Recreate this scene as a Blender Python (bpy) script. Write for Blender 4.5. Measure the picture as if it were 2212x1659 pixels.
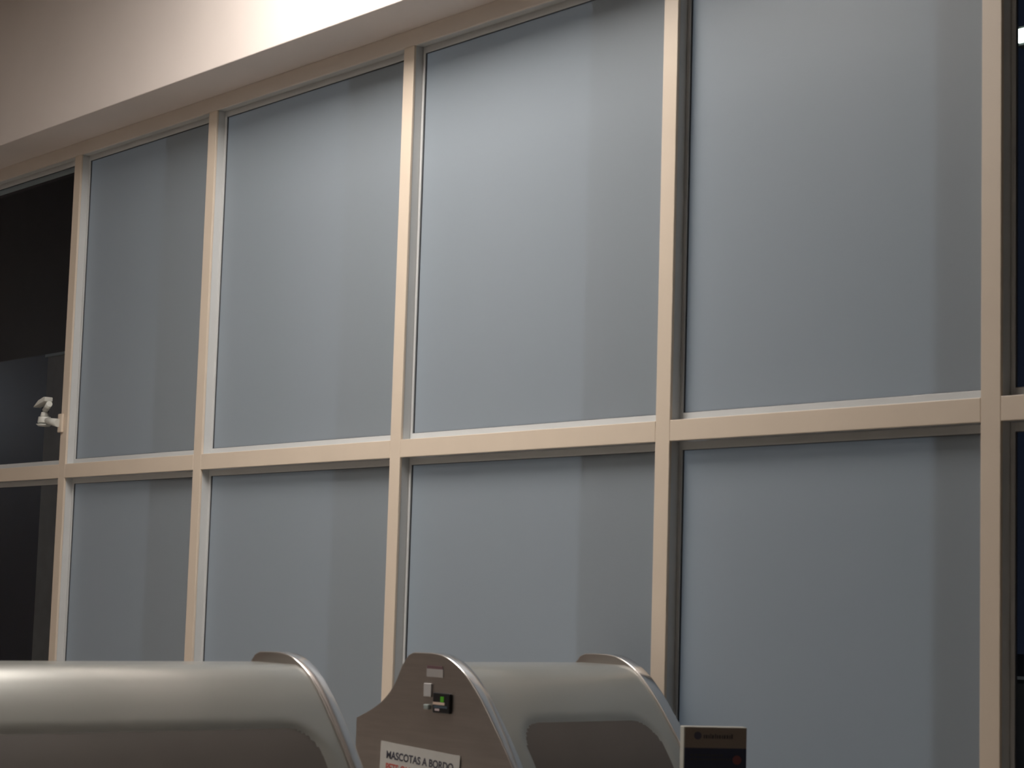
import bpy, bmesh, math, random
from mathutils import Vector, Matrix
random.seed(4)
for o in list(bpy.data.objects): bpy.data.objects.remove(o, do_unlink=True)
sc = bpy.context.scene
C = sc.collection
EYE = 1.6                                   # camera height above the floor

# ------------------------------------------------------------ camera
cam = bpy.data.cameras.new('camera'); co = bpy.data.objects.new('camera', cam); C.objects.link(co)
F_PX, YAW, PITCH, ROLL = 4271.3, 0.8851, 0.1075, 0.0292
f0 = Vector((-math.sin(YAW), math.cos(YAW), 0)); r0 = Vector((math.cos(YAW), math.sin(YAW), 0)); u0 = Vector((0, 0, 1))
fw = f0*math.cos(PITCH) + u0*math.sin(PITCH); up = u0*math.cos(PITCH) - f0*math.sin(PITCH)
rt = r0*math.cos(ROLL) + up*math.sin(ROLL); up2 = up*math.cos(ROLL) - r0*math.sin(ROLL)
m = Matrix.Identity(4)
for i in range(3):
    m[i][0] = rt[i]; m[i][1] = up2[i]; m[i][2] = -fw[i]
m.translation = Vector((0, 0, EYE)); co.matrix_world = m
cam.sensor_fit = 'HORIZONTAL'; cam.sensor_width = 36; cam.lens = F_PX/2212*36
cam.clip_start = .05; cam.clip_end = 300
cam.dof.use_dof = True; cam.dof.focus_distance = 24; cam.dof.aperture_fstop = 11
sc.camera = co

# ------------------------------------------------------------ world, exposure
w = bpy.data.worlds.new('night'); sc.world = w; w.use_nodes = True
w.node_tree.nodes['Background'].inputs[0].default_value = (.010, .013, .024, 1)
w.node_tree.nodes['Background'].inputs[1].default_value = .6
sc.view_settings.view_transform = 'Standard'; sc.view_settings.look = 'None'
sc.view_settings.gamma = 1; sc.view_settings.use_curve_mapping = False
sc.view_settings.exposure = 0.0

# street lamp outside, far to the right, raking along the facade
LAMP_MAIN = dict(loc=(-6.3, 3.20, 4.98), size=(1.5, 1.5), e=21)
LAMP_FILL = [(-10.8, .9, 5), (-7.1, 1.2, 38), (-7.3, -1.2, 32), (-9.6, -4.6, 7)]  # fill panels added out of view to raise the ambient light
STREET = dict(loc=(22.0, 12.7, 3.4), power=21000)

# ------------------------------------------------------------ materials
def mat(name, col, rough=.5, metal=0, spec=.5, noise=0, nscale=8, bump=0, bscale=60, coat=0, stretch=None):
    M = bpy.data.materials.new(name); M.use_nodes = True
    nt = M.node_tree; b = nt.nodes['Principled BSDF']
    b.inputs['Base Color'].default_value = (*col, 1); b.inputs['Roughness'].default_value = rough
    b.inputs['Metallic'].default_value = metal; b.inputs['Specular IOR Level'].default_value = spec
    b.inputs['Coat Weight'].default_value = coat; b.inputs['Coat Roughness'].default_value = .08
    tc = nt.nodes.new('ShaderNodeTexCoord'); mp = nt.nodes.new('ShaderNodeMapping')
    nt.links.new(tc.outputs['Object'], mp.inputs[0])
    if stretch: mp.inputs['Scale'].default_value = stretch
    if noise:
        n = nt.nodes.new('ShaderNodeTexNoise'); n.inputs['Scale'].default_value = nscale; n.inputs['Detail'].default_value = 4
        nt.links.new(mp.outputs[0], n.inputs['Vector'])
        cr = nt.nodes.new('ShaderNodeValToRGB')
        cr.color_ramp.elements[0].position = .3; cr.color_ramp.elements[1].position = .7
        cr.color_ramp.elements[0].color = (*[c*(1-noise) for c in col], 1)
        cr.color_ramp.elements[1].color = (*[min(1, c*(1+noise)) for c in col], 1)
        nt.links.new(n.outputs[0], cr.inputs[0]); nt.links.new(cr.outputs[0], b.inputs['Base Color'])
    if bump:
        n2 = nt.nodes.new('ShaderNodeTexNoise'); n2.inputs['Scale'].default_value = bscale; n2.inputs['Detail'].default_value = 3
        nt.links.new(mp.outputs[0], n2.inputs['Vector'])
        bp = nt.nodes.new('ShaderNodeBump'); bp.inputs['Strength'].default_value = bump; bp.inputs['Distance'].default_value = .002
        nt.links.new(n2.outputs[0], bp.inputs['Height']); nt.links.new(bp.outputs[0], b.inputs['Normal'])
    return M
def emis(name, col, s):
    M = bpy.data.materials.new(name); M.use_nodes = True; nt = M.node_tree; nt.nodes.clear()
    e = nt.nodes.new('ShaderNodeEmission'); e.inputs[0].default_value = (*col, 1); e.inputs[1].default_value = s
    o = nt.nodes.new('ShaderNodeOutputMaterial'); nt.links.new(e.outputs[0], o.inputs[0]); return M
PLASTER = mat('plaster', (.74, .67, .63), .85, noise=.03, nscale=2, bump=.15)
CEILM = mat('ceiling paint', (.74, .72, .69), .9, noise=.02)
WALLM = mat('wall paint', (.36, .31, .28), .85, noise=.04, nscale=2)
FLOORM = mat('floor terrazzo', (.46, .42, .38), .3, noise=.25, nscale=60)
CAPM = mat('beige bar paint', (.69, .588, .48), .45, noise=.02, nscale=5, bump=.05)
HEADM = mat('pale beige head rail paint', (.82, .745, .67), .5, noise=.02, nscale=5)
BODYM = mat('grey white aluminium', (.60, .61, .61), .35, noise=.02, nscale=5)
GASKET = mat('gasket rubber', (.05, .05, .055), .6)
STEEL = mat('brushed stainless steel', (.53, .49, .46), .38, metal=1, noise=.06, nscale=5, bump=.12, bscale=90, stretch=(1, 1, 14))
RIM = mat('polished steel rim', (.72, .71, .71), .2, metal=1)
HOODM = mat('satin grey hood enamel', (.335, .34, .32), .30, metal=.35, spec=.6, noise=.02, nscale=3, coat=.35)
INSETM = mat('dark bronze hatch', (.105, .090, .080), .5, metal=0, noise=.05, nscale=6)
DARKM = mat('dark machine body', (.12, .115, .11), .5, noise=.05)
WHITEP = mat('white plastic', (.62, .62, .58), .4)
PAPER = mat('paper', (.60, .59, .56), .8, noise=.02, nscale=20)
INK = mat('black ink', (.06, .06, .085), .7)
REDINK = mat('red ink', (.55, .10, .08), .7)
NAVY = mat('navy print', (.022, .028, .060), .4)
TAUPE = mat('taupe print', (.20, .165, .14), .5)
REDP = mat('red print', (.16, .05, .055), .5)
BLACKP = mat('black plastic', (.015, .015, .017), .35)
LIGHTEDGE = mat('light frame edge', (.42, .42, .38), .5)
GREENLED = emis('green led', (.10, .36, .03), .38)
LENSM = mat('lens black', (.006, .006, .01), .1)
ASPHALT = mat('asphalt', (.03, .03, .032), .9, noise=.3, nscale=20)
EXTBLUE = mat('dark blue cladding', (.010, .014, .040), .6, noise=.1)
EXTGREY = mat('exterior grey render', (.42, .36, .34), .8, noise=.08)
EXTBROWN = mat('exterior canopy brown', (.045, .038, .035), .8, noise=.1)
VANP = mat('van paint', (.05, .055, .065), .3)

FROST = bpy.data.materials.new('frosted film on glass'); FROST.use_nodes = True
nt = FROST.node_tree; b = nt.nodes['Principled BSDF']
b.inputs['Base Color'].default_value = (.315, .358, .40, 1); b.inputs['Roughness'].default_value = .40
b.inputs['Specular IOR Level'].default_value = .35
tr = nt.nodes.new('ShaderNodeBsdfTranslucent'); tr.inputs[0].default_value = (.62, .70, .80, 1)
mx = nt.nodes.new('ShaderNodeMixShader'); mx.inputs[0].default_value = .25
nt.links.new(b.outputs[0], mx.inputs[1]); nt.links.new(tr.outputs[0], mx.inputs[2])
nt.links.new(mx.outputs[0], nt.nodes['Material Output'].inputs[0])
CLEAR = bpy.data.materials.new('clear glass'); CLEAR.use_nodes = True
nt = CLEAR.node_tree; nt.nodes.clear()
tp = nt.nodes.new('ShaderNodeBsdfTransparent'); tp.inputs[0].default_value = (.86, .90, .90, 1)
gl = nt.nodes.new('ShaderNodeBsdfGlossy'); gl.inputs['Roughness'].default_value = .02
fr = nt.nodes.new('ShaderNodeFresnel'); gm = nt.nodes.new('ShaderNodeNewGeometry'); mr = nt.nodes.new('ShaderNodeMapRange')
mr.inputs['To Min'].default_value = 1.25; mr.inputs['To Max'].default_value = 1/1.25     # same reflectance from either side of the thin pane
nt.links.new(gm.outputs['Backfacing'], mr.inputs['Value']); nt.links.new(mr.outputs[0], fr.inputs[0])
mx = nt.nodes.new('ShaderNodeMixShader'); out = nt.nodes.new('ShaderNodeOutputMaterial')
nt.links.new(fr.outputs[0], mx.inputs[0]); nt.links.new(tp.outputs[0], mx.inputs[1]); nt.links.new(gl.outputs[0], mx.inputs[2])
nt.links.new(mx.outputs[0], out.inputs[0])

# ------------------------------------------------------------ helpers
def link(name, me, parent=None, **props):
    o = bpy.data.objects.new(name, me); C.objects.link(o)
    if parent is not None: o.parent = parent
    for k, v in props.items(): o[k] = v
    return o
def finish(name, bm, ms, parent=None, smooth=False, bevel=0, **props):
    bmesh.ops.recalc_face_normals(bm, faces=bm.faces)
    me = bpy.data.meshes.new(name); bm.to_mesh(me); bm.free()
    for x in (ms if isinstance(ms, (list, tuple)) else [ms]): me.materials.append(x)
    if smooth:
        for p in me.polygons: p.use_smooth = True
    o = link(name, me, parent, **props)
    if bevel:
        bv = o.modifiers.new('bevel', 'BEVEL'); bv.width = bevel; bv.segments = 2; bv.limit_method = 'ANGLE'
    return o
def box(bm, x0, x1, y0, y1, z0, z1, M=None, mi=0):
    vs = [bm.verts.new(Vector(p)) for p in ((x0,y0,z0),(x1,y0,z0),(x1,y1,z0),(x0,y1,z0),(x0,y0,z1),(x1,y0,z1),(x1,y1,z1),(x0,y1,z1))]
    if M is not None:
        for v in vs: v.co = M @ v.co
    for f in ((0,3,2,1),(4,5,6,7),(0,1,5,4),(1,2,6,5),(2,3,7,6),(3,0,4,7)):
        bm.faces.new([vs[i] for i in f]).material_index = mi
def bx(name, x0, x1, y0, y1, z0, z1, M, parent=None, bevel=0, **props):
    bm = bmesh.new(); box(bm, x0, x1, y0, y1, z0, z1)
    return finish(name, bm, M, parent, bevel=bevel, **props)
def cyl(bm, p0, p1, ra, rb=None, n=20):
    p0, p1 = Vector(p0), Vector(p1); d = p1-p0; rb = ra if rb is None else rb
    q = d.to_track_quat('Z', 'Y').to_matrix()
    A = [bm.verts.new(p0 + q @ Vector((ra*math.cos(2*math.pi*i/n), ra*math.sin(2*math.pi*i/n), 0))) for i in range(n)]
    B = [bm.verts.new(p1 + q @ Vector((rb*math.cos(2*math.pi*i/n), rb*math.sin(2*math.pi*i/n), 0))) for i in range(n)]
    for i in range(n):
        bm.faces.new((A[i], A[(i+1) % n], B[(i+1) % n], B[i])).smooth = True
    bm.faces.new(A[::-1]); bm.faces.new(B)
def prism_xz(bm, pts, y0, y1):
    """closed polygon in x,z extruded along y; rim faces get material 1"""
    A = [bm.verts.new((x, y0, z)) for x, z in pts]; B = [bm.verts.new((x, y1, z)) for x, z in pts]
    n = len(pts)
    bm.faces.new(A); bm.faces.new(B[::-1])
    for i in range(n):
        f = bm.faces.new((A[i], B[i], B[(i+1) % n], A[(i+1) % n])); f.material_index = 1; f.smooth = True
def empty(name, loc, label, cat=None, **props):
    o = bpy.data.objects.new(name, None); C.objects.link(o); o.location = loc; o.empty_display_size = .1
    o['label'] = label
    if cat: o['category'] = cat
    for k, v in props.items(): o[k] = v
    bpy.context.view_layer.update()
    return o
def under(child, parent):          # keep world coordinates
    child.parent = parent; child.matrix_parent_inverse = parent.matrix_world.inverted()
def text_mesh(name, body, size, M, mtx, parent, bold=.0, sx=1.0, **props):
    cu = bpy.data.curves.new(name, 'FONT'); cu.body = body; cu.size = size; cu.offset = bold; cu.extrude = .0002
    t = bpy.data.objects.new(name, cu); C.objects.link(t)
    dg = bpy.context.evaluated_depsgraph_get()
    me = bpy.data.meshes.new_from_object(t.evaluated_get(dg)); bpy.data.objects.remove(t)
    me.transform(Matrix.Diagonal((sx, 1, 1, 1))); me.transform(mtx); me.materials.clear(); me.materials.append(M)
    o = link(name, me, None, **props); under(o, parent); return o

# ------------------------------------------------------------ room shell
D = 4.8                                        # front plane of the window grid
ZH0, ZH1 = EYE+2.302, EYE+2.375                 # head rail
ZT0, ZT1 = EYE+.560, EYE+.634                   # transom
XL, XR, YB, ZC = -13.0, 4.0, -7.0, EYE+3.45
bx('floor', XL-.3, XR+.3, YB-.3, D+.2, -.15, 0, FLOORM, kind='structure', label='dark polished floor of the hall')
bx('ceiling', XL-.3, XR+.3, YB-.3, D-.02, ZC, ZC+.2, CEILM, kind='structure', label='white ceiling high above the window grid')
bx('wall_left', XL-.2, XL, YB-.3, D+.2, 0, ZC, WALLM, kind='structure', label='plain wall at the left end of the hall')
bx('wall_right', XR, XR+.2, YB-.3, D+.2, 0, ZC, WALLM, kind='structure', label='plain wall at the right end of the hall')
bx('wall_front', XL, XR, YB-.2, YB, 0, ZC, WALLM, kind='structure', label='plain wall opposite the window grid')
bx('wall_bulkhead', XL, XR, 4.53, D+.16, ZH1, ZC, PLASTER, bevel=.004, kind='structure', label='cream plaster bulkhead projecting above the window grid')

MX = [-12.85, -11.25, -9.654, -8.253, -6.655, -5.061, -3.657, -2.26, -.86]
MW = .073
bx('wall_back', MX[-1]+MW, XR, D, D+.16, 0, ZH1, WALLM, kind='structure', label='solid wall to the right of the window grid')
bx('wall_back.001', XL, MX[0], D, D+.16, 0, ZH1, WALLM, kind='structure', label='solid wall to the left of the window grid')
bx('wall_added_blocker', -2.2, -1.0, D+.16, D+.566, 0, ZC, EXTGREY, kind='structure', label='unseen block added outside to stop street light at the right end')  # block added out of view, keeps street light off the right bay
bx('ground', -60, 60, D+.2, 70, -.3, -.15, ASPHALT, kind='structure', label='dark tarmac outside the windows')

def bar(n, x0, x1, z0, z1, label, fin=.19, cap=None):
    """one frame bar: beige cover strip in front, grey-white body behind, fin outside"""
    r = empty('trim_%d' % n, (x0, D, z0), label, kind='structure')
    for nm, a in (('cover_strip', (x0, x1, D, D+.012, z0, z1, cap or CAPM)), ('bar_body', (x0+.0015, x1-.0015, D+.012, D+.055, z0, z1, BODYM)),
                  ('outer_fin', (x0+.004, x1-.004, D+.055, D+fin, z0, z1, BODYM))):
        under(bx(nm, *a, bevel=.0025 if nm != 'outer_fin' else 0), r)
ORD = ['off to the left', 'second off to the left', 'first from the left in view', 'second from the left in view', 'third from the left, behind the steel machine with the pet notice',
       'fourth from the left, right of the steel machines', 'rightmost in view, beside the dark clear pane', 'off to the right', 'last off to the right']
for i, x in enumerate(MX):
    bar(i+1, x, x+MW, 0, ZH0, 'beige vertical window bar, ' + ORD[i], fin=.066 if i == 6 else .19)
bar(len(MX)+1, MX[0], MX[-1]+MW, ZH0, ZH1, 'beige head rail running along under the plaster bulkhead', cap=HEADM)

def ring_frame(x0, x1, z0, z1, wx, wz, y0, y1):
    bm = bmesh.new()
    box(bm, x0, x0+wx, y0, y1, z0, z1); box(bm, x1-wx, x1, y0, y1, z0, z1)
    box(bm, x0+wx, x1-wx, y0, y1, z0, z0+wz); box(bm, x0+wx, x1-wx, y0, y1, z1-wz, z1)
    return bm
WL = {2: 'clear window bay onto the dark outside, left edge of the grid', 3: 'frosted window bay next to the clear left one, narrowest in view',
      4: 'frosted window bay above the long left machine hood', 5: 'frosted window bay in the middle, above the pet notice machine',
      6: 'large frosted window bay behind the small sign holder', 7: 'clear dark window bay at the right edge'}
for i in range(len(MX)-1):
    x0, x1 = MX[i]+MW, MX[i+1]
    lab = WL.get(i+1, 'clear window bay beyond the side of the picture')
    r = empty('window_%d' % (i+1), (x0, D, 0), lab, kind='structure')
    under(bx('transom_strip', x0, x1, D, D+.012, ZT0, ZT1, CAPM, bevel=.002), r)
    under(bx('transom_body', x0, x1, D+.012, D+.055, ZT0+.0015, ZT1-.0015, BODYM), r)
    under(bx('transom_fin', x0, x1, D+.055, D+(.15 if i != 6 else .07), ZT0+.004, ZT1-.004, BODYM), r)
    under(bx('sill_rail', x0, x1, D, D+.15, 0, .10, CAPM, bevel=.002), r)
    frosted = (i+1) in (3, 4, 5, 6)
    for z0, z1, nm in ((.10, ZT0, 'lower_pane'), (ZT1, ZH0, 'upper_pane')):
        under(finish('glazing_bead', ring_frame(x0, x1, z0, z1, .014, .028, D+.048, D+.060), BODYM, bevel=.001), r)
        under(finish('gasket', ring_frame(x0, x1, z0, z1, .0165, .030, D+.053, D+.060), GASKET), r)
        g = bx(nm, x0+.01, x1-.01, D+.058, D+.064, z0+.01, z1-.01, [CLEAR, FROST] if frosted else CLEAR)
        if frosted:                                 # the film lies on the room side of the pane
            for p in g.data.polygons:
                if p.normal.y < -.9: p.material_index = 1
        g['label'] = 'frosted grey-blue pane' if frosted else 'clear glass pane'
        under(g, r)

# ------------------------------------------------------------ lamps
def panel_lamp(loc, size, e, label, col=(1, .93, .86)):
    x, y, z = loc; a, b_ = size[0]/2, size[1]/2
    r = empty('ceiling_light', (x, y, z), label, 'lamp')
    bm = bmesh.new()
    for s in ((x-a-.03, x+a+.03, y-b_-.03, y-b_), (x-a-.03, x+a+.03, y+b_, y+b_+.03), (x-a-.03, x-a, y-b_, y+b_), (x+a, x+a+.03, y-b_, y+b_)):
        box(bm, *s, z-.02, ZC)
    under(finish('lamp_frame', bm, WHITEP), r)
    under(bx('diffuser', x-a, x+a, y-b_, y+b_, z-.005, z+.005, emis('lamp glow', col, e)), r)
    return r
panel_lamp(LAMP_MAIN['loc'], LAMP_MAIN['size'], LAMP_MAIN['e'], 'bright square ceiling panel lamp in front of the bulkhead')
for k, (x, y, e) in enumerate(LAMP_FILL):
    panel_lamp((x, y, ZC-.03), (.6, .6), e, ['added square fill panel, unseen, at the far left of the hall', 'added square fill panel, unseen, next to the bright lamp',
               'added square fill panel, unseen, in mid hall', 'added square fill panel, unseen, by the opposite wall at left'][k])
sx, sy, sz = STREET['loc']
r = empty('street_lamp', (sx, sy, 0), 'street lamp standing outside beyond the right end of the windows', 'lamp')
bm = bmesh.new(); cyl(bm, (sx, sy+.25, -.15), (sx, sy+.25, sz+.2), .06, .04); under(finish('pole', bm, DARKM), r)
bm = bmesh.new(); box(bm, sx-.12, sx+.12, sy-.02, sy+.3, sz+.16, sz+.24); under(finish('lamp_head', bm, DARKM), r)
L = bpy.data.lights.new('street_light', 'POINT'); L.energy = STREET['power']; L.color = (.87, .93, 1); L.shadow_soft_size = .09
lo = bpy.data.objects.new('street_light', L); C.objects.link(lo); lo.location = STREET['loc']; under(lo, r)

# ------------------------------------------------------------ machines
def smooth_curve(pts, n=6):
    """Catmull-Rom through pts"""
    out = []
    P = [pts[0]] + list(pts) + [pts[-1]]
    for i in range(1, len(P)-2):
        for k in range(n):
            t = k/n; a, b_, c, d = P[i-1], P[i], P[i+1], P[i+2]
            out.append(tuple(.5*((2*b_[j]) + (-a[j]+c[j])*t + (2*a[j]-5*b_[j]+4*c[j]-d[j])*t*t + (-a[j]+3*b_[j]-3*c[j]+d[j])*t**3) for j in (0, 1)))
    out.append(tuple(pts[-1])); return out
# plate outline (x, height relative to the eye), peak -> right side -> floor
RIGHT = smooth_curve([(-5.235, -.187), (-5.12, -.186), (-5.045, -.200), (-4.965, -.240), (-4.893, -.300), (-4.823, -.376), (-4.76, -.452), (-4.700, -.535), (-4.645, -.64), (-4.61, -.78), (-4.60, -.95)])
LEFT = smooth_curve([(-5.545, -.418), (-5.45, -.380), (-5.388, -.345), (-5.335, -.295), (-5.295, -.232), (-5.262, -.197)], 5)
PLATE = [(x, z+EYE) for x, z in LEFT + RIGHT] + [(-4.60, .02), (-5.545, .02)]
TOPZ = -.219
HOOD = [(-5.545, -.47), (-5.45, -.432), (-5.36, -.365), (-5.30, -.285), (-5.272, -.240), (-5.255, TOPZ), (-5.20, TOPZ), (-5.10, TOPZ), (-5.03, TOPZ)]
HOOD += [(x-.006*(1 if z < -.25 else .8), z-.006) for x, z in RIGHT if z < TOPZ-.004 and x > -5.03]
def normals2(pr):
    N = []
    for i in range(len(pr)):
        a, b_ = pr[max(i-1, 0)], pr[min(i+1, len(pr)-1)]
        dx, dz = b_[0]-a[0], b_[1]-a[1]; l = math.hypot(dx, dz) or 1
        N.append((-dz/l, dx/l))
    return N
def densify(pr, step=.012):
    out = [pr[0]]
    for a, b_ in zip(pr, pr[1:]):
        l = math.dist(a, b_); n = max(1, int(l/step))
        for k in range(1, n+1): out.append((a[0]+(b_[0]-a[0])*k/n, a[1]+(b_[1]-a[1])*k/n))
    return out
def sstep(a, b_, x):
    t = max(0, min(1, (x-a)/(b_-a))); return t*t*(3-2*t)
HTOP = -.377                                   # height (relative to the eye) of the inset's upper edge
def machine(y0, y1, label):
    """hood between two end plates, y0 room side, y1 window side"""
    T = .045
    r = empty('baggage_machine', (-5.07, (y0+y1)/2, 0), label, 'machine')
    for (a, b_, lab) in ((y0, y0+T, 'brushed steel end plate facing the room'), (y1-T, y1, 'steel end plate on the window side')):
        bm = bmesh.new(); prism_xz(bm, PLATE, a, b_)
        o = finish('end_plate', bm, [STEEL, RIM], bevel=.003, label=lab); under(o, r)
    # hood with a rounded shallow recess on its sloping face for the darker inset
    pr = densify(HOOD); N = normals2(pr); ny = 64
    ya, yb = y0+T-.002, y1-T+.002
    bm = bmesh.new(); bh = bmesh.new(); grid = []
    def S(y, z):                                # 0 outside, 1 well inside the recess
        ed = min(y-ya, yb-y); m_, rc = .055, .10
        dxe = ed-m_; dze = (HTOP+.0) - z
        if dze < 0 or dxe < 0: d = -max(-dxe, -dze)
        elif dxe < rc and dze < rc: d = rc - math.hypot(rc-dxe, rc-dze)
        else: d = min(dxe, dze)
        return sstep(-.004, .012, d)
    for j in range(ny+1):
        y = ya + (yb-ya)*j/ny
        grid.append([bm.verts.new((x-.008*S(y, z)*n[0]*(x > -5), y, z+EYE-.008*S(y, z)*n[1]*(x > -5))) for (x, z), n in zip(pr, N)])
    for j in range(ny):
        for i in range(len(pr)-1):
            f = bm.faces.new((grid[j][i], grid[j+1][i], grid[j+1][i+1], grid[j][i+1])); f.smooth = True
    under(finish('hood', bm, HOODM, smooth=True), r)
    # inset: darker brown panel following the same curve, corners rounded, standing just proud of the recess floor
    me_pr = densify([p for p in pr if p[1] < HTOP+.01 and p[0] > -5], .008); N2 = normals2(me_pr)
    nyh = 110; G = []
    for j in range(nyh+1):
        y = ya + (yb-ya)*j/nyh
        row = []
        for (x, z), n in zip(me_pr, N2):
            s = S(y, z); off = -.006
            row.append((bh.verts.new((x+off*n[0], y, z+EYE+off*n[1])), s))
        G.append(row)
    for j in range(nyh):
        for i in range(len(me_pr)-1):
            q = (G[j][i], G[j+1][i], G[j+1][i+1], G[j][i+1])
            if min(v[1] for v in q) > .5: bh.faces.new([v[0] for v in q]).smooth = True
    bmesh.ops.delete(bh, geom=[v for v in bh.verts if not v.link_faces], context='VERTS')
    under(finish('inset', bh, INSETM, smooth=True, label='dark brown rounded inset in the hood'), r)
    under(bx('base', -5.53, -4.63, ya, yb, .02, .62, DARKM, bevel=.004), r)
    under(bx('plinth', -5.50, -4.66, y0+.02, y1-.02, 0, .03, BLACKP), r)
    return r
m1 = machine(2.02, 3.355, 'long stainless steel machine with grey hood, cut by the left edge')
m2 = machine(3.90, 4.695, 'stainless steel machine whose end plate carries the pet notice and small screen')

# small fittings on the end plate of the second machine (plane y = 3.9)
YP = 3.90
def onp(name, x0, x1, z0, z1, M, th=.0015, **p):
    o = bx(name, x0, x1, YP-th, YP+.0005, z0+EYE, z1+EYE, M, **p); under(o, m2); return o
PXY = lambda px, py: None
onp('sticker', -5.158, -5.071, -.262, -.236, mat('pale sticker', (.40, .38, .37), .6), label='pale wide sticker above the screen')
onp('sticker_band', -5.158, -5.075, -.236, -.226, mat('maroon band', (.16, .09, .10), .6), label='thin maroon band of the sticker')
o = onp('switch_plate', -5.166, -5.126, -.326, -.283, mat('white switch plate', (.52, .51, .51), .5), .006, bevel=.002, label='white rectangular switch plate')
onp('key_switch', -5.157, -5.131, -.366, -.350, mat('grey key switch', (.30, .35, .34), .4), .012, bevel=.003, label='small pale grey key switch')
o = onp('control_screen', -5.110, -5.022, -.374, -.310, BLACKP, .010, bevel=.003, label='black control screen with green digit')
def onscreen(name, x0, x1, z0, z1, M, y=.0105, **p):
    q = bx(name, x0, x1, YP-y-.001, YP-y+.002, z0+EYE, z1+EYE, M, **p)
    q.parent = o; q.matrix_parent_inverse = o.matrix_world.inverted(); return q
onscreen('digit', -5.068, -5.052, -.339, -.321, GREENLED, label='green lit digit')
onscreen('label_bar', -5.106, -5.046, -.348, -.3395, mat('cream label bar', (.72, .55, .45), .5), label='cream label bar')
onscreen('button', -5.096, -5.072, -.367, -.360, mat('pale button', (.60, .50, .52), .4), label='pale oval button')
onscreen('lower_display', -5.104, -5.032, -.358, -.350, mat('blue grey display', (.07, .10, .13), .3))

# paper notice taped to the plate, hanging a little askew
NS = empty('paper_notice', (-5.392, YP-.003, EYE-.484), 'white paper notice with black and red print on the steel end plate', 'notice')
NS.rotation_euler = (0, math.radians(2.3), 0); bpy.context.view_layer.update()
bm = bmesh.new(); box(bm, 0, .425, -.0006, .0006, -.30, 0)
o = finish('sheet', bm, PAPER, NS)
Rz = Matrix.Rotation(math.radians(90), 4, 'X')
def notice_text(name, body, x, z, size, M, sx=1):
    cu = bpy.data.curves.new(name, 'FONT'); cu.body = body; cu.size = size; cu.offset = size*.025; cu.extrude = .0003
    t = bpy.data.objects.new(name, cu); C.objects.link(t)
    me = bpy.data.meshes.new_from_object(t.evaluated_get(bpy.context.evaluated_depsgraph_get())); bpy.data.objects.remove(t)
    wdt = max(v.co.x for v in me.vertices)
    me.transform(Matrix.Translation((x, -.0009, z)) @ Rz @ Matrix.Diagonal((sx/wdt, 1, 1, 1)))
    me.materials.clear(); me.materials.append(M); return link(name, me, NS)
notice_text('printed_line', 'MASCOTAS A BORDO', .033, -.052, .034, INK, .362)
notice_text('printed_line', 'PETS ON BOARD', .033, -.092, .034, REDINK, .262)

# ------------------------------------------------------------ sign holder on a post
TS = empty('sign_holder', (-4.215, 4.27, 0), 'small upright sign holder with taupe header and navy print by the right machine', 'sign')
TS.rotation_euler = (0, 0, YAW + math.radians(9)); bpy.context.view_layer.update()
ztop = EYE-.366; W2 = .0965
def ts(name, x0, x1, y0, y1, z0, z1, M, **p): return bx(name, x0, x1, y0, y1, z0, z1, M, TS, **p)
ts('panel', -W2, W2, 0, .045, ztop-.42, ztop, LIGHTEDGE, bevel=.002)
hd = ts('header', -W2+.003, W2-.001, -.003, .001, ztop-.062, ztop-.002, TAUPE, label='taupe header strip')
pn = ts('print_sheet', -W2+.003, W2-.001, -.003, .001, ztop-.415, ztop-.062, NAVY, label='navy printed sheet')
bm = bmesh.new(); cyl(bm, (-W2+.042, -.0048, ztop-.026), (-W2+.042, -.0028, ztop-.026), .0115); finish('emblem', bm, INK, TS, label='dark round emblem')
bm = bmesh.new(); cyl(bm, (W2-.030, -.0048, ztop-.096), (W2-.030, -.0028, ztop-.096), .0135); finish('dot', bm, REDP, TS, label='dull red round mark')
bm = bmesh.new(); x = -W2+.060
while x < W2-.045:
    wl = random.uniform(.004, .008); box(bm, x, x+wl*.75, -.0042, -.0028, ztop-.034, ztop-.0235 + random.choice((0, 0, .003))); x += wl+.0012
finish('header_print', bm, mat('dim header print', (.05, .045, .045), .6), TS, kind='stuff')
bm = bmesh.new()
for zz, xe in ((ztop-.086, .02), (ztop-.098, .045), (ztop-.17, .06), (ztop-.19, .05), (ztop-.21, .06)):
    x = -W2+.02
    while x < xe:
        wl = random.uniform(.004, .012); box(bm, x, x+wl*.8, -.0042, -.0028, zz, zz+.006); x += wl+.002
finish('small_print', bm, mat('dim small print', (.035, .037, .05), .6), TS, kind='stuff')
bm = bmesh.new(); cyl(bm, (0, .022, .02), (0, .022, ztop-.40), .018); finish('post', bm, RIM, TS)
bm = bmesh.new(); cyl(bm, (0, .022, 0), (0, .022, .02), .15, .14, 32); finish('foot', bm, DARKM, TS)

# ------------------------------------------------------------ security camera on the first bar in view
xa = -9.654
SC = empty('security_camera', (xa-.01, 4.77, EYE+.87), 'white security camera on a bracket arm fixed to the leftmost bar', 'camera')
def sc_part(name, fn, M, smooth=False, bevel=0, **p):
    bm = bmesh.new(); fn(bm); q = finish(name, bm, M, smooth=False, bevel=bevel, **p); under(q, SC); return q
yc = 4.775
sc_part('mounting_plate', lambda b: box(b, xa-.012, xa+.035, D-.014, D, EYE+0.8032, EYE+0.9022), CAPM, bevel=.004)
sc_part('arm', lambda b: (cyl(b, (xa+.01, yc+.005, EYE+0.8527), (xa-0.1300, yc, EYE+0.8725), .022, .016)), WHITEP)
sc_part('elbow', lambda b: (cyl(b, (xa-0.1450, yc, EYE+0.8580), (xa-0.1450, yc, EYE+0.8936), .037, .033), cyl(b, (xa-0.1450, yc, EYE+0.8936), (xa-0.1450, yc, EYE+0.9200), .024, .018)), WHITEP, bevel=.005)
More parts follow.
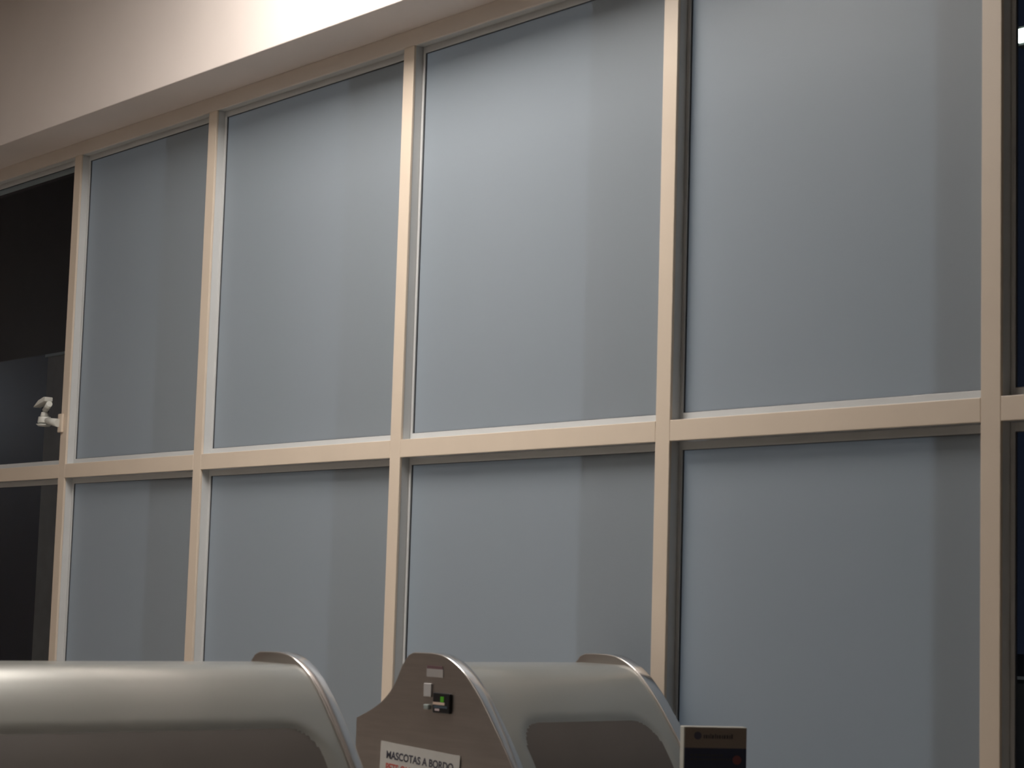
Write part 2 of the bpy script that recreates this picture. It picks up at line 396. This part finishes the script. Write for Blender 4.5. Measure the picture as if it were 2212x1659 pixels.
sc_part('elbow_cap', lambda b: cyl(b, (xa-0.1480, yc, EYE+0.8422), (xa-0.1480, yc, EYE+0.8527), .030, .042), WHITEP)
sc_part('swivel', lambda b: cyl(b, (xa-0.1550, yc, EYE+0.9154), (xa-0.1200, yc, EYE+0.9418), .010), WHITEP)
body = sc_part('housing', lambda b: cyl(b, (xa-0.1420, yc, EYE+0.9286), (xa-0.0550, yc-.02, EYE+0.9570), .016, .016), WHITEP, label='white lower barrel')
def visor(b):
    Mx = Matrix.Translation((xa-0.1450, yc-.01, EYE+0.9748)) @ Matrix.Rotation(math.radians(-12), 4, 'Y')
    v = [(-.085, -.024, -.012), (.055, -.024, -.014), (.062, -.024, .008), (.042, -.024, .013), (-.02, -.024, .011)]
    A = [b.verts.new(Mx @ Vector(p)) for p in v]; B = [b.verts.new(Mx @ Vector((p[0], .024, p[2]))) for p in v]
    b.faces.new(A); b.faces.new(B[::-1])
    for i in range(5): b.faces.new((A[i], B[i], B[(i+1) % 5], A[(i+1) % 5]))
sc_part('sun_visor', visor, WHITEP, bevel=.004)
sc_part('lens', lambda b: cyl(b, (xa-0.1420, yc, EYE+0.9286), (xa-0.1560, yc+.003, EYE+0.9240), .020, .018), LENSM, label='black lens')

# ------------------------------------------------------------ outside in the dark
def tagx(o, label, cat): o['label'] = label; o['category'] = cat; return o
# neighbouring block seen through the clear left bay
fb = empty('neighbouring_building', (-16, 9, 0), 'dark building outside the left clear window, navy wall with grey corner pillar', 'building')
def ext(name, x0, x1, y0, y1, z0, z1, M): o = bx(name, x0, x1, y0, y1, z0, z1, M); under(o, fb); return o
ext('navy_wall', -22, -13.54, 6.62, 8.2, -.15, EYE+1.71, EXTBLUE)
ext('corner_pillar', -13.54, -12.4, 6.6, 8.2, -.15, EYE+1.68, EXTGREY)
ext('pillar_coping', -13.55, -12.38, 6.58, 8.22, EYE+1.68, EYE+1.70, LIGHTEDGE)
ext('upper_canopy', -30, -9.5, 8.3, 9.5, EYE+1.0, EYE+12, EXTBROWN)
# floodlight and vehicle at the right edge
yl = empty('outdoor_fill', (-17.5, 6.0, -.15), 'fill lamp added outside, out of view beyond the left end of the windows', 'lamp')  # added fill, brightens the dark exterior behind the left clear bay
bm = bmesh.new(); cyl(bm, (-17.5, 6.0, -.15), (-17.5, 6.0, 3.0), .05, .04); under(finish('pole', bm, DARKM), yl)
bm = bmesh.new(); box(bm, -17.62, -17.38, 5.85, 6.1, 3.32, 3.38); under(finish('lamp_head', bm, DARKM), yl)
L2 = bpy.data.lights.new('outdoor_fill_light', 'POINT'); L2.energy = 32; L2.color = (.85, .88, 1); L2.shadow_soft_size = .1
lo = bpy.data.objects.new('outdoor_fill_light', L2); C.objects.link(lo); lo.location = (-17.5, 5.9, 3.22); under(lo, yl)
fl = empty('floodlight', (-6.5, 9, -.15), 'small bright floodlight outside the right clear window', 'lamp')
bm = bmesh.new(); cyl(bm, (-6.45, 9.1, -.15), (-6.45, 9.1, EYE+3.3), .05, .04); under(finish('pole', bm, DARKM), fl)
bm = bmesh.new(); box(bm, -6.62, -6.36, 9.0, 9.12, EYE+3.155, EYE+3.265); under(finish('housing', bm, DARKM), fl)
under(bx('lit_face', -6.60, -6.38, 8.992, 9.0, EYE+3.17, EYE+3.25, emis('flood glow', (.85, 1, .92), 9)), fl)
cr = empty('parked_car', (-6.6, 12.8, -.15), 'dark parked car with pale side trim outside the right clear window', 'car')
bm = bmesh.new(); prism_xz(bm, [(-8.9, .10), (-8.92, .75), (-8.84, 1.12), (-6.0, 1.14), (-4.7, .95), (-4.5, .6), (-4.5, .10)], 12.0, 13.7)
under(finish('body', bm, [VANP, VANP], bevel=.03), cr)
bm = bmesh.new(); prism_xz(bm, [(-8.83, 1.12), (-8.72, 1.46), (-7.0, 1.50), (-6.0, 1.14)], 12.12, 13.58)
under(finish('cabin', bm, [VANP, VANP], bevel=.02), cr)
bm = bmesh.new(); box(bm, -8.74, -7.75, 12.10, 12.125, 1.17, 1.39); under(finish('side_window', bm, mat('car glass', (.06, .08, .12), .15)), cr)
bm = bmesh.new(); box(bm, -7.68, -6.7, 12.10, 12.125, 1.17, 1.39); under(finish('side_window', bm, bpy.data.materials['car glass']), cr)
under(bx('side_trim', -8.82, -6.0, 11.98, 12.02, 1.118, 1.14, mat('pale car trim', (.8, .8, .78), .4), label='pale side trim'), cr)
for x in (-8.2, -5.2):
    for y in (12.0, 13.5):
        bm = bmesh.new(); cyl(bm, (x, y-.02, .17), (x, y+.2, .17), .32, .32, 28); under(finish('wheel', bm, BLACKP), cr)
